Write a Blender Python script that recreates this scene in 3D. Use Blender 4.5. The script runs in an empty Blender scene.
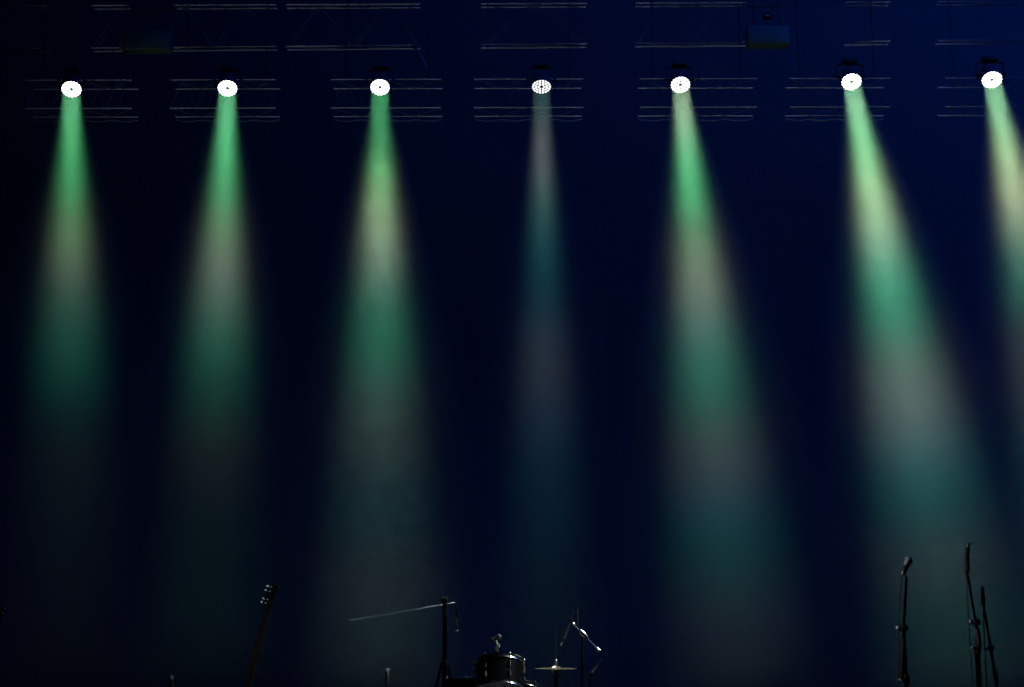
import bpy, bmesh, math, random
from mathutils import Vector, Matrix, Quaternion

random.seed(7)
SC = bpy.context.scene
COL = SC.collection
V = Vector

# ------------------------------------------------------------------ camera
W, H, F = 1024, 687, 1407.0
PITCH = math.radians(11.0)
CAM_Z = 1.24
cp, sp = math.cos(PITCH), math.sin(PITCH)
cam_d = bpy.data.cameras.new('camera')
cam_d.sensor_width = 36.0
cam_d.lens = F / W * 36.0
cam_d.clip_end = 200
cam = bpy.data.objects.new('camera', cam_d)
COL.objects.link(cam)
cam.location = (0, 0, CAM_Z)
cam.rotation_euler = (math.pi / 2 + PITCH, 0, 0)
SC.camera = cam


def P(px, py, Y):
    """World point at stage depth Y seen at photo pixel (px, py)."""
    u, v = (px - W / 2) / F, (H / 2 - py) / F
    dy, dz = cp - v * sp, sp + v * cp
    return V((u * Y / dy, Y, CAM_Z + dz * Y / dy))


def proj(p):
    x, y, z = p[0], p[1], p[2] - CAM_Z
    d = y * cp + z * sp
    return W / 2 + F * x / d, H / 2 - F * (z * cp - y * sp) / d


# ------------------------------------------------------------------ materials
def mat(name, col, rough=0.5, metal=0.0, noise=0.0, scale=40.0, bump=0.0, spec=0.5):
    m = bpy.data.materials.new(name)
    m.use_nodes = True
    nt = m.node_tree
    b = nt.nodes['Principled BSDF']
    b.inputs['Roughness'].default_value = rough
    b.inputs['Metallic'].default_value = metal
    b.inputs['Specular IOR Level'].default_value = spec
    if noise or bump:
        tc = nt.nodes.new('ShaderNodeTexCoord')
        n = nt.nodes.new('ShaderNodeTexNoise')
        n.inputs['Scale'].default_value = scale
        n.inputs['Detail'].default_value = 4
        nt.links.new(tc.outputs['Object'], n.inputs['Vector'])
        mx = nt.nodes.new('ShaderNodeMix')
        mx.data_type = 'RGBA'
        lo = [c * (1 - noise) for c in col]
        hi = [min(1, c * (1 + noise)) for c in col]
        mx.inputs[6].default_value = (*lo, 1)
        mx.inputs[7].default_value = (*hi, 1)
        nt.links.new(n.outputs['Fac'], mx.inputs[0])
        nt.links.new(mx.outputs[2], b.inputs['Base Color'])
        if bump:
            bp = nt.nodes.new('ShaderNodeBump')
            bp.inputs['Strength'].default_value = bump
            bp.inputs['Distance'].default_value = 0.01
            nt.links.new(n.outputs['Fac'], bp.inputs['Height'])
            nt.links.new(bp.outputs['Normal'], b.inputs['Normal'])
    else:
        b.inputs['Base Color'].default_value = (*col, 1)
    return m


M_CLOTH = mat('black_backcloth', (0.035, 0.035, 0.037), 0.95, 0, 0.08, 3.0, spec=0.1)
M_FLOOR = mat('black_stage_boards', (0.012, 0.012, 0.013), 0.7, 0, 0.3, 6.0, spec=0.2)
M_ALU = mat('aluminium_tube', (0.55, 0.56, 0.58), 0.42, 0.9, 0.1, 30)
M_LATTICE = mat('dull_grey_brace', (0.09, 0.09, 0.095), 0.6, 0.3, 0.1, 30)
M_HOUSE = mat('black_housing', (0.03, 0.03, 0.031), 0.85, 0, 0.2, 30, spec=0.08)
M_BLACK = mat('black_powder_coat', (0.006, 0.006, 0.007), 0.5, 0, 0.15, 60, spec=0.06)
M_RUBBER = mat('black_rubber', (0.012, 0.012, 0.012), 0.8, 0, 0.2, 60, spec=0.2)
M_CHROME = mat('chrome', (0.85, 0.86, 0.86), 0.16, 1.0, 0.03, 50)
M_STEEL = mat('brushed_steel', (0.5, 0.5, 0.5), 0.35, 1.0, 0.1, 80)
M_SHELL = mat('black_drum_lacquer', (0.003, 0.003, 0.004), 0.35, 0, 0.2, 20, spec=0.03)
M_HEAD = mat('drum_skin', (0.45, 0.43, 0.40), 0.6, 0, 0.08, 20)
M_HOOP = mat('varnished_wood_hoop', (0.34, 0.22, 0.14), 0.35, 0, 0.25, 25)
M_BRONZE = mat('bronze_cymbal', (0.72, 0.58, 0.32), 0.3, 1.0, 0.1, 90)
M_WOODDK = mat('dark_stained_wood', (0.014, 0.009, 0.007), 0.5, 0, 0.4, 14, spec=0.1)
M_GREYBOX = mat('grey_painted_metal', (0.012, 0.032, 0.017), 0.7, 0, 0.1, 15)
M_GRILLE = mat('steel_mesh_grille', (0.10, 0.10, 0.11), 0.45, 0.8, 0.4, 400, 0.5)
M_CABLE = mat('grey_cable_sheath', (0.08, 0.08, 0.085), 0.5, 0, 0.1, 40)


def emis(name, col, strength):
    m = bpy.data.materials.new(name)
    m.use_nodes = True
    nt = m.node_tree
    nt.nodes.clear()
    e = nt.nodes.new('ShaderNodeEmission')
    o = nt.nodes.new('ShaderNodeOutputMaterial')
    e.inputs['Color'].default_value = (*col, 1)
    e.inputs['Strength'].default_value = strength
    nt.links.new(e.outputs[0], o.inputs['Surface'])
    return m


def haze_mat(name, density, noise=0.0, scale=1.5):
    m = bpy.data.materials.new(name)
    m.use_nodes = True
    nt = m.node_tree
    nt.nodes.clear()
    o = nt.nodes.new('ShaderNodeOutputMaterial')
    s = nt.nodes.new('ShaderNodeVolumeScatter')
    s.inputs['Color'].default_value = (1, 1, 1, 1)
    s.inputs['Density'].default_value = density
    s.inputs['Anisotropy'].default_value = 0.0
    if noise:
        tc = nt.nodes.new('ShaderNodeTexCoord')
        n = nt.nodes.new('ShaderNodeTexNoise')
        n.inputs['Scale'].default_value = scale
        n.inputs['Detail'].default_value = 3
        mr = nt.nodes.new('ShaderNodeMapRange')
        mr.inputs['From Min'].default_value = 0.3
        mr.inputs['From Max'].default_value = 0.7
        mr.inputs['To Min'].default_value = density * (1 - noise)
        mr.inputs['To Max'].default_value = density * (1 + noise)
        nt.links.new(tc.outputs['Object'], n.inputs['Vector'])
        nt.links.new(n.outputs['Fac'], mr.inputs['Value'])
        nt.links.new(mr.outputs['Result'], s.inputs['Density'])
    nt.links.new(s.outputs[0], o.inputs['Volume'])
    return m


# ------------------------------------------------------------------ mesh helpers
def frame(axis):
    a = axis.normalized()
    up = V((0, 0, 1)) if abs(a.z) < 0.95 else V((0, 1, 0))
    x = a.cross(up).normalized()
    y = x.cross(a).normalized()
    return a, x, y


def tube(bm, pts, r, n=10, caps=True):
    pts = [V(p) for p in pts]
    rs = r if isinstance(r, (list, tuple)) else [r] * len(pts)
    rings = []
    px = None
    for i, p in enumerate(pts):
        t = (pts[min(i + 1, len(pts) - 1)] - pts[max(i - 1, 0)])
        a, x, y = frame(t)
        if px is not None:
            x = (px - a * px.dot(a))
            x = x.normalized() if x.length > 1e-6 else frame(t)[1]
            y = a.cross(x)
        px = x
        rings.append([bm.verts.new(p + (x * math.cos(k * 2 * math.pi / n) + y * math.sin(k * 2 * math.pi / n)) * rs[i]) for k in range(n)])
    for a, b in zip(rings, rings[1:]):
        for k in range(n):
            bm.faces.new((a[k], a[(k + 1) % n], b[(k + 1) % n], b[k]))
    if caps:
        bm.faces.new(rings[0][::-1])
        bm.faces.new(rings[-1])


def lathe(bm, prof, origin, axis, n=32, cap0=True, cap1=True):
    """prof: list of (radius, distance along axis)."""
    a, x, y = frame(V(axis))
    o = V(origin)
    rings = []
    for r, t in prof:
        r = max(r, 1e-4)
        rings.append([bm.verts.new(o + a * t + (x * math.cos(k * 2 * math.pi / n) + y * math.sin(k * 2 * math.pi / n)) * r) for k in range(n)])
    for p, q in zip(rings, rings[1:]):
        for k in range(n):
            bm.faces.new((p[k], p[(k + 1) % n], q[(k + 1) % n], q[k]))
    if cap0:
        bm.faces.new(rings[0][::-1])
    if cap1:
        bm.faces.new(rings[-1])


def torus(bm, c, axis, R, r, n=40, m=8):
    a, x, y = frame(V(axis))
    rings = []
    for i in range(n):
        t = 2 * math.pi * i / n
        d = x * math.cos(t) + y * math.sin(t)
        rings.append([bm.verts.new(V(c) + d * (R + r * math.cos(2 * math.pi * k / m)) + a * r * math.sin(2 * math.pi * k / m)) for k in range(m)])
    for i in range(n):
        p, q = rings[i], rings[(i + 1) % n]
        for k in range(m):
            bm.faces.new((p[k], q[k], q[(k + 1) % m], p[(k + 1) % m]))


def box(bm, c, size, rot=None, bev=0.0):
    mtx = Matrix.Translation(V(c)) @ (rot.to_4x4() if rot else Matrix.Identity(4)) @ Matrix.Diagonal((*size, 1))
    r = bmesh.ops.create_cube(bm, size=1.0, matrix=mtx)
    if bev:
        es = list({e for v in r['verts'] for e in v.link_edges})
        bmesh.ops.bevel(bm, geom=es, offset=bev, segments=2, affect='EDGES', profile=0.5)


def obj(name, bm, m, parent=None, smooth=True):
    bmesh.ops.recalc_face_normals(bm, faces=bm.faces)
    me = bpy.data.meshes.new(name)
    bm.to_mesh(me)
    bm.free()
    if smooth:
        me.polygons.foreach_set('use_smooth', [True] * len(me.polygons))
        me.set_sharp_from_angle(angle=math.radians(38))
    me.materials.append(m)
    o = bpy.data.objects.new(name, me)
    COL.objects.link(o)
    if parent is not None:
        o.parent = parent
        o.matrix_parent_inverse = Matrix.Translation(parent.location).inverted()
    return o


def B():
    return bmesh.new()


def tag(o, label, cat, group=None):
    o['label'] = label
    o['category'] = cat
    if group:
        o['group'] = group
    return o


def thing(name, label, cat, loc, group=None):
    o = bpy.data.objects.new(name, None)
    COL.objects.link(o)
    o.empty_display_size = 0.1
    o.location = V(loc)
    return tag(o, label, cat, group)


def lerp(a, b, t):
    return a + (b - a) * t


def s2l(c):
    c /= 255.0
    return c / 12.92 if c <= 0.04045 else ((c + 0.055) / 1.055) ** 2.4


# ------------------------------------------------------------------ setting
WALL_Y = 28.0
bm = B(); box(bm, (0, 13.5, -0.15), (34, 31, 0.3)); o = obj('floor', bm, M_FLOOR, smooth=False); o['kind'] = 'structure'
bm = B(); box(bm, (0, WALL_Y + 0.1, 9), (34, 0.2, 18.6)); o = obj('wall_back', bm, M_CLOTH, smooth=False); o['kind'] = 'structure'


def hang_depth(px):
    return 23.65 - 0.47 * px / 1024


# ------------------------------------------------------------------ trusses
ORD = ['leftmost', 'second', 'third', 'fourth', 'fifth', 'sixth', 'rightmost']


def truss(x0, x1, rt, rb, dep, Yoff, rad, pitch, label, group, phase=0.0, top=13.6):
    Y0, Y1 = hang_depth(x0) + Yoff, hang_depth(x1) + Yoff
    a_t, b_t = P(x0, rt(x0), Y0), P(x1, rt(x1), Y1)
    a_b, b_b = P(x0, rb(x0), Y0), P(x1, rb(x1), Y1)
    root = thing('hanging_truss', label, 'truss', (a_b + b_b) / 2, group)
    back = V((0, dep, 0))
    for a, b in ((a_t, b_t), (a_t + back, b_t + back), (a_b, b_b), (a_b + back, b_b + back)):
        bm = B(); tube(bm, [a, b], rad, 12); obj('chord', bm, M_ALU, root)
    L = (b_t - a_t).length
    n = max(1, round(L / pitch))
    bm = B()
    br = rad * 0.5
    for face in (V((0, 0, 0)), back):
        for i in range(n):
            t0, t1 = i / n, (i + 1) / n
            tm = (t0 + t1) / 2
            tube(bm, [lerp(a_b, b_b, t0) + face, lerp(a_t, b_t, tm) + face], br, 8)
            tube(bm, [lerp(a_t, b_t, tm) + face, lerp(a_b, b_b, t1) + face], br, 8)
    for a, b in ((a_t, b_t), (a_b, b_b)):
        for i in range(n):
            t0, t1 = i / n, (i + 1) / n
            p, q = (lerp(a, b, t0), lerp(a, b, t1) + back) if i % 2 == 0 else (lerp(a, b, t0) + back, lerp(a, b, t1))
            tube(bm, [p, q], br, 8)
    obj('lattice', bm, M_LATTICE, root)
    for t in (0.12, 0.88):
        p = lerp(a_t, b_t, t)
        bm = B()
        tube(bm, [p, V((p.x, p.y + dep / 2, p.z + 0.35))], 0.006, 6)
        tube(bm, [p + back, V((p.x, p.y + dep / 2, p.z + 0.35))], 0.006, 6)
        tube(bm, [V((p.x, p.y + dep / 2, p.z + 0.35)), V((p.x, p.y + dep / 2, top))], 0.008, 6)
        obj('hanging_sling', bm, M_BLACK, root)
    return root, (a_t, b_t, a_b, b_b)


lin = lambda a, b: (lambda x: a + (b - a) * x / 1024)
low_t, low_b = lin(80.3, 78), lin(108.6, 106.5)
LOW = [(25, 132), (170, 276), (331, 441), (474, 583), (640, 757), (790, 890), (945, 1050)]
low_lab = ['aluminium truss section behind the leftmost stage light',
           'aluminium truss section behind the second stage light from the left',
           'aluminium truss section behind the third stage light from the left',
           'aluminium truss section behind the dimmest stage light, above the drum kit',
           'aluminium truss section behind the third stage light from the right',
           'aluminium truss section behind the second stage light from the right',
           'faint truss section behind the rightmost stage light']
low_ends = []
for (x0, x1), lb in zip(LOW, low_lab):
    r, e = truss(x0, x1, low_t, low_b, 0.45, 0.45, 0.015, 0.5, lb, 'lower row of truss sections', top=13.6)
    low_ends.append(e)
up_t, up_b = lin(6.0, 1.5), lin(49.0, 40.0)
UP = [(-40, 48), (92, 276), (286, 420), (481, 587), (636, 748), (846, 890), (938, 1060)]
up_lab = ['faint high truss section at the top left corner',
          'wide high truss section above the two leftmost stage lights',
          'high truss section above the third stage light from the left',
          'high truss section above the dimmest stage light',
          'high bluish truss section above the third stage light from the right',
          'short high truss section above the second stage light from the right',
          'faint high truss section at the top right corner']
for (x0, x1), lb in zip(UP, up_lab):
    truss(x0, x1, up_t, up_b, 0.16, 1.3, 0.018, 1.35, lb, 'upper row of truss sections', top=14.0)

# cables slung under the lower truss sections, and loose ends hanging off the upper ones
for i, (a_t, b_t, a_b, b_b) in enumerate(low_ends[:6]):
    bm = B()
    pts = []
    for k in range(17):
        t = k / 16
        p = lerp(a_b, b_b, t) + V((0, 0.45, -0.055 - 0.035 * abs(math.sin(t * math.pi * 4))))
        pts.append(p)
    tube(bm, pts, 0.012, 8)
    o = obj('hanging_cable', bm, M_CABLE)
    tag(o, ['grey cable slung under the truss behind the leftmost stage light',
            'grey cable slung under the truss behind the second stage light from the left',
            'grey cable slung under the truss behind the third stage light from the left',
            'grey cable slung under the truss behind the dimmest stage light',
            'grey cable slung under the truss behind the third stage light from the right',
            'grey cable slung under the truss behind the second stage light from the right'][i], 'cable', 'cables under the truss')
for pix, lb in (([(412, 48), (418, 49), (421, 55), (424, 61), (428, 69)], 'loose cable end drooping off the high truss beyond the third stage light'),
                ([(40, 50), (46, 51), (49, 57), (52, 65)], 'loose cable end drooping off the high truss near the leftmost stage light')):
    bm = B(); tube(bm, [P(x, y, hang_depth(x) + 1.27) for x, y in pix], 0.012, 8)
    tag(obj('hanging_cable', bm, M_CABLE), lb, 'cable')


# box-shaped units hung in front of the upper truss
def hung_box(x0, y0, x1, y1, label, indicator=None):
    Y = hang_depth(x0) + 0.95
    a, b = P(x0, y0, Y), P(x1, y1, Y)
    c = (a + b) / 2
    root = thing('hanging_equipment_box', label, 'equipment box', (c.x, c.y, b.z))
    w, h = b.x - a.x, a.z - b.z
    bm = B(); box(bm, (c.x, c.y + 0.15, c.z), (w, 0.3, h), None, 0.015); obj('housing', bm, M_GREYBOX, root)
    bm = B(); box(bm, (c.x, c.y - 0.003, c.z), (w * 0.9, 0.012, h * 0.8), None, 0.003); obj('front_panel', bm, M_GREYBOX, root)
    bm = B()
    for sx in (-0.3, 0.3):
        tube(bm, [V((c.x + sx * w, c.y + 0.15, a.z)), V((c.x + sx * w, c.y + 0.3, a.z + 0.5))], 0.009, 8)
    tube(bm, [V((c.x - 0.4 * w, c.y + 0.3, a.z + 0.5)), V((c.x + 0.4 * w, c.y + 0.3, a.z + 0.5))], 0.010, 8)
    for sx in (-0.3, 0.3):
        tube(bm, [V((c.x + sx * w, c.y + 0.3, a.z + 0.5)), V((c.x + sx * w, c.y + 0.3, 14.0))], 0.008, 6)
    obj('hanging_bracket', bm, M_BLACK, root)
    if indicator:
        q = P(indicator[0], indicator[1], c.y + 0.05)
        bm = B(); box(bm, q + V((0, 0.06, 0)), (0.16, 0.1, 0.07), None, 0.008)
        tube(bm, [q + V((0, 0.06, -0.03)), V((q.x, c.y + 0.1, a.z - 0.01))], 0.012, 8)
        s = obj('sensor', bm, M_BLACK, root)
        bm = B()
        for dx in (-0.035, 0, 0.035):
            lathe(bm, [(0.010, 0), (0.010, 0.006), (0.005, 0.010)], q + V((dx, 0.012, 0)), (0, -1, 0), 10)
        obj('indicator_light', bm, emis('indicator_glow', (0.6, 0.35, 0.7), 0.06), s)
    return root


hung_box(121, 30, 169, 48, 'faint grey box unit hung in front of the high truss near the top left')
hung_box(748, 25, 790, 43, 'faint grey box unit with tiny indicator lights hung near the top right', (768, 15.5))

# ------------------------------------------------------------------ stage lights and their beams
T1 = [(95, 105, 205, 140), (120, 95, 200, 135), (150, 72, 172, 108), (180, 62, 150, 95), (205, 62, 125, 82), (225, 75, 115, 78), (250, 82, 108, 82), (275, 68, 85, 72), (300, 46, 74, 62), (330, 28, 66, 56), (370, 16, 56, 48), (400, 10, 37, 34), (430, 10, 24, 26), (460, 12, 20, 22), (520, 8, 15, 20), (600, 6, 10, 15), (687, 4, 7, 10)]
T2 = [(95, 110, 210, 150), (130, 98, 205, 140), (170, 75, 170, 112), (200, 70, 145, 98), (230, 88, 125, 92), (260, 92, 110, 95), (290, 78, 98, 86), (315, 55, 88, 74), (350, 32, 76, 62), (390, 17, 53, 42), (420, 20, 41, 36), (455, 21, 28, 28), (500, 12, 22, 24), (560, 6, 18, 20), (620, 7, 18, 21), (687, 5, 10, 15)]
T3 = [(95, 75, 185, 115), (115, 70, 165, 105), (130, 65, 150, 100), (150, 62, 140, 92), (165, 85, 170, 108), (180, 105, 175, 115), (200, 120, 165, 118), (225, 125, 155, 120), (250, 115, 138, 115), (270, 92, 120, 104), (300, 56, 102, 84), (335, 34, 95, 74), (370, 36, 82, 68), (400, 44, 68, 60), (440, 42, 56, 54), (480, 28, 46, 48), (520, 18, 42, 46), (560, 24, 36, 40), (590, 30, 38, 42), (630, 20, 36, 38), (687, 20, 26, 32)]
T4 = [(95, 55, 95, 90), (115, 65, 95, 90), (135, 85, 98, 98), (165, 88, 96, 100), (185, 72, 92, 92), (205, 52, 85, 82), (235, 32, 72, 74), (280, 16, 54, 62), (310, 20, 46, 56), (345, 36, 48, 60), (380, 36, 44, 56), (420, 24, 40, 54), (470, 10, 32, 48), (530, 8, 26, 40), (600, 8, 20, 34), (687, 6, 14, 28)]
T5 = [(92, 150, 190, 155), (110, 165, 205, 165), (130, 150, 205, 160), (150, 118, 200, 145), (175, 85, 185, 125), (205, 75, 165, 112), (230, 82, 135, 100), (255, 100, 128, 102), (285, 106, 122, 106), (310, 88, 112, 102), (340, 62, 104, 94), (375, 42, 98, 86), (405, 36, 84, 76), (430, 48, 72, 70), (460, 54, 66, 70), (490, 40, 58, 68), (520, 20, 56, 66), (560, 14, 50, 54), (590, 22, 42, 50), (620, 26, 36, 48), (687, 14, 24, 38)]
T6 = [(90, 150, 230, 175), (110, 160, 240, 185), (140, 135, 225, 160), (165, 140, 215, 155), (190, 155, 205, 150), (215, 155, 195, 150), (240, 135, 175, 145), (265, 95, 160, 130), (290, 65, 148, 118), (320, 52, 128, 104), (350, 70, 112, 98), (385, 86, 106, 100), (420, 80, 98, 98), (450, 56, 88, 92), (480, 30, 78, 80), (510, 22, 66, 70), (540, 34, 56, 62), (570, 40, 52, 58), (610, 20, 48, 52), (650, 18, 40, 46), (687, 22, 36, 46)]
T7 = [(85, 150, 230, 175), (110, 150, 225, 170), (130, 145, 210, 155), (160, 160, 200, 150), (190, 165, 185, 145), (220, 140, 160, 130), (245, 95, 130, 110), (270, 60, 110, 95), (300, 45, 95, 82), (330, 50, 70, 70), (370, 60, 66, 68), (420, 40, 60, 66), (480, 20, 50, 60), (560, 20, 40, 50), (687, 14, 24, 36)]

# pixel of the lens, angle below the horizon, column of the beam where it lands, full spread, cell strength, colours along the beam
LAMPS = [
    (71.5, 89.5, 55, 68, 10.5, 5.0, T1),
    (227.5, 88.5, 55, 205, 10.5, 5.0, T2),
    (380, 87.5, 55, 382, 10.5, 4.0, T3),
    (541.5, 87, 66, 549, 10.5, 1.6, T4),
    (680.5, 85, 55, 745, 10.5, 3.2, T5),
    (851.5, 82, 55, 972, 11.0, 7.0, T6),
    (992, 80, 55, 1125, 11.0, 8.0, T7),
]
lamp_lab = ['leftmost round white LED stage light with a green beam',
            'second round white LED stage light from the left',
            'third round white LED stage light from the left, with a wispy green beam',
            'dimmest round LED stage light with separate white dots, above the drum kit',
            'third round white LED stage light from the right, with a pale beam',
            'second round white LED stage light from the right, with the brightest full beam',
            'rightmost round white LED stage light, nearest the right edge']
beam_lab = ['green light beam in haze falling from the leftmost stage light',
            'green light beam in haze from the second stage light from the left',
            'green and grey light beam in haze behind the tall boom microphone stand',
            'dimmest greyish teal light beam in haze, falling towards the drum kit',
            'green and brownish light beam in haze from the third stage light from the right',
            'brightest light beam in haze, slanting behind the microphone stands at right',
            'slanted light beam in haze cut off by the right edge of the picture']
LR = 0.165
HAZE_D = 0.012
POWER = 160.0
HALO = 17.0
HAZE = haze_mat('stage_haze', HAZE_D)
WISPY = haze_mat('wispy_stage_haze', HAZE_D, 0.5, 5.0)
BG = [(0.0003, 0.0008, 0.004), (0.0003, 0.0009, 0.005), (0.0004, 0.0012, 0.007), (0.0004, 0.0015, 0.010), (0.0003, 0.0018, 0.014), (0.0003, 0.002, 0.017), (0.0003, 0.002, 0.018)]


def stage_light(i, px, py, tilt, land, spread, cell, table):
    Y = hang_depth(px)
    p0 = P(px, py, Y)
    t = math.radians(tilt)
    fd = (p0.z - 0.03) / math.tan(t)
    Y1 = Y - fd
    dcam = Y1 * cp + (0.03 - CAM_Z) * sp
    end = V(((land - W / 2) * dcam / F, Y1, 0.03))
    ax = (end - p0).normalized()
    length = (end - p0).length
    a, ux, uy = frame(ax)
    # --- fixture
    piv = p0 - ax * 0.16                       # pivot of the head
    base_c = V((piv.x, piv.y + 0.02, piv.z + 0.31))
    root = thing('hanging_spotlight', lamp_lab[i], 'stage light', base_c + V((0, 0, 0.07)), 'round stage lights in a row')
    bm = B(); box(bm, base_c, (0.27, 0.18, 0.10), None, 0.02)
    base = obj('base', bm, M_HOUSE, root)
    bm = B()
    ea, eb = low_ends[i][0], low_ends[i][1]
    nn = max(2, round((eb - ea).length / 0.5))
    tq = (base_c.x - ea.x) / (eb.x - ea.x)
    tq = (math.floor(tq * nn * 2) + 0.5) / (nn * 2)
    ch = lerp(ea, eb, tq)
    tube(bm, [base_c + V((0, 0.08, 0)), V((ch.x, ch.y - 0.05, ch.z))], 0.02, 8)
    torus(bm, ch, eb - ea, 0.036, 0.012, 20, 8)
    obj('clamp', bm, M_HOUSE, base)
    bm = B()
    for s in (-1, 1):
        x = piv.x + s * 0.235
        tube(bm, [V((piv.x + s * 0.08, base_c.y, base_c.z - 0.06)), V((x - s * 0.02, base_c.y, base_c.z - 0.08)), V((x, piv.y + 0.01, piv.z + 0.16)), V((x, piv.y, piv.z))], [0.022, 0.022, 0.024, 0.035], 10)
        tube(bm, [V((x, piv.y, piv.z)), V((piv.x + s * 0.16, piv.y, piv.z))], 0.035, 12)
    tube(bm, [V((piv.x - 0.09, base_c.y, base_c.z - 0.068)), V((piv.x + 0.09, base_c.y, base_c.z - 0.068))], 0.022, 10)
    obj('yoke', bm, M_HOUSE, root)
    bm = B()
    lathe(bm, [(0.07, -0.16), (0.12, -0.14), (0.15, -0.08), (0.172, 0.02), (0.178, 0.10), (0.180, 0.145), (0.172, 0.150)], piv, ax, 40)
    head = obj('lamp_head', bm, M_HOUSE, root)
    bm = B(); lathe(bm, [(0.168, 0.138), (0.182, 0.138), (0.184, 0.162), (0.172, 0.164), (0.168, 0.152)], piv, ax, 40, False, False)
    obj('bezel', bm, M_HOUSE, head)
    bm = B(); lathe(bm, [(0.168, 0.146), (0.168, 0.1515)], piv, ax, 40)
    obj('lens_plate', bm, M_BLACK, head)
    cells = [(0, 0)] if False else []
    for n, rr in ((6, 0.052), (12, 0.100), (18, 0.147)):
        for k in range(n):
            an = 2 * math.pi * (k + 0.5 * (n == 12)) / n
            cells.append((rr * math.cos(an), rr * math.sin(an)))
    cr = 0.0205 if i == 3 else 0.0218
    bm = B()
    for cx, cy in cells:
        lathe(bm, [(cr, 0.1515), (cr, 0.155), (cr * 0.7, 0.160), (cr * 0.3, 0.162)], piv + ux * cx + uy * cy, ax, 8)
    em = emis('led_glow', (1.0, 0.98, 1.0), cell)
    em.cycles.emission_sampling = 'NONE'
    obj('led_array', bm, em, head)
    # --- the light it throws
    half = math.radians(spread / 2)
    ld = bpy.data.lights.new('led_light', 'AREA')
    ld.shape = 'DISK'
    ld.size = 2 * LR * 0.95
    ld.spread = math.radians(spread)
    src = p0 + ax * 0.03
    wid = lambda r: LR + r * math.tan(half)
    corr = lambda r: lerp(0.5, 0.95, min(1, max(0, (r / length - 0.1) / 0.75)))

    def led(ld, shift, gain, tint):
        hw = math.tan(ld.spread / 2)
        stops = []
        for row, *rgb in table:
            lo, hi = 0.0, length
            for _ in range(40):
                mid = (lo + hi) / 2
                if proj(src + ax * mid)[1] < row - shift:
                    lo = mid
                else:
                    hi = mid
            r = (lo + hi) / 2
            if stops and r < stops[-1][0] + 0.02:
                continue
            stops.append((r, [max(0.0, s2l(c) - BG[i][k]) * tint[k] * corr(r) * (LR + r * hw) / LR for k, c in enumerate(rgb)]))
        mx = max(max(q[1]) for q in stops)
        ld.energy = POWER * mx * gain
        ld.use_nodes = True
        nt = ld.node_tree
        em_n = nt.nodes['Emission']
        fo = nt.nodes.new('ShaderNodeLightFalloff')
        fo.inputs['Strength'].default_value = 1.0
        sq = nt.nodes.new('ShaderNodeMath'); sq.operation = 'SQRT'
        dv = nt.nodes.new('ShaderNodeMath'); dv.operation = 'DIVIDE'
        dv.inputs[1].default_value = length * 1.05
        cr_n = nt.nodes.new('ShaderNodeValToRGB')
        nt.links.new(fo.outputs['Constant'], sq.inputs[0])
        nt.links.new(sq.outputs[0], dv.inputs[0])
        nt.links.new(dv.outputs[0], cr_n.inputs['Fac'])
        nt.links.new(cr_n.outputs['Color'], em_n.inputs['Color'])
        el = cr_n.color_ramp.elements
        for k, (r, c) in enumerate(stops):
            pos = min(1.0, r / (length * 1.05))
            if k < 2:
                e = el[k]; e.position = pos
            else:
                e = el.new(pos)
            e.color = (*[v / mx for v in c], 1)
        lo_ = bpy.data.objects.new('led_light', ld)
        COL.objects.link(lo_)
        lo_.location = src
        lo_.rotation_euler = (-ax).to_track_quat('Z', 'Y').to_euler()

    led(ld, 0, 0.86, (1, 1, 1))
    l2 = bpy.data.lights.new('led_halo_light', 'AREA')
    l2.shape = 'DISK'
    l2.size = ld.size
    l2.spread = math.radians(HALO)
    led(l2, 25, 0.16, (1.35, 0.95, 0.9))
    half = math.radians(HALO / 2)
    wid = lambda r: LR + r * math.tan(half)
    # --- the haze its beam hangs in
    bm = B()
    e1 = length - 0.02
    prof = [(wid(0) * 1.0, 0.0)] + [(wid(e1 * k / 12) * 1.01, e1 * k / 12) for k in range(1, 13)]
    lathe(bm, prof, src + ax * 0.01, ax, 48)
    # the beam stands on the floor: flatten its lower end there
    for v in bm.verts:
        if v.co.z < 0.02:
            v.co.z = 0.02
    AXES.append((p0, end))
    CONES.append(bm)


AXES, CONES = [], []
for i, args in enumerate(LAMPS):
    stage_light(i, *args)
# where two neighbouring beams run into each other the haze is shared along the plane between them
for i, bm in enumerate(CONES):
    for j in (i - 1, i + 1):
        if not 0 <= j < len(CONES) or 3 in (i, j):
            continue
        (a0, a1), (b0, b1) = AXES[i], AXES[j]
        m0, m1 = (a0 + b0) / 2, (a1 + b1) / 2
        across = (b0 - a0) + (b1 - a1)
        d = (m1 - m0).normalized()
        side = d.cross(across).normalized()
        nrm = side.cross(d).normalized()
        if nrm.dot(across) < 0:
            nrm = -nrm
        r = bmesh.ops.bisect_plane(bm, geom=bm.verts[:] + bm.edges[:] + bm.faces[:], plane_co=m0 - nrm * 0.001, plane_no=nrm, clear_outer=True)
        edges = [e for e in r['geom_cut'] if isinstance(e, bmesh.types.BMEdge)]
        if edges:
            bmesh.ops.holes_fill(bm, edges=edges, sides=0)
    bo = obj('light_beam', bm, WISPY if i == 2 else HAZE, smooth=False)
    tag(bo, beam_lab[i], 'light beam', 'light beams in the haze')

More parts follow.
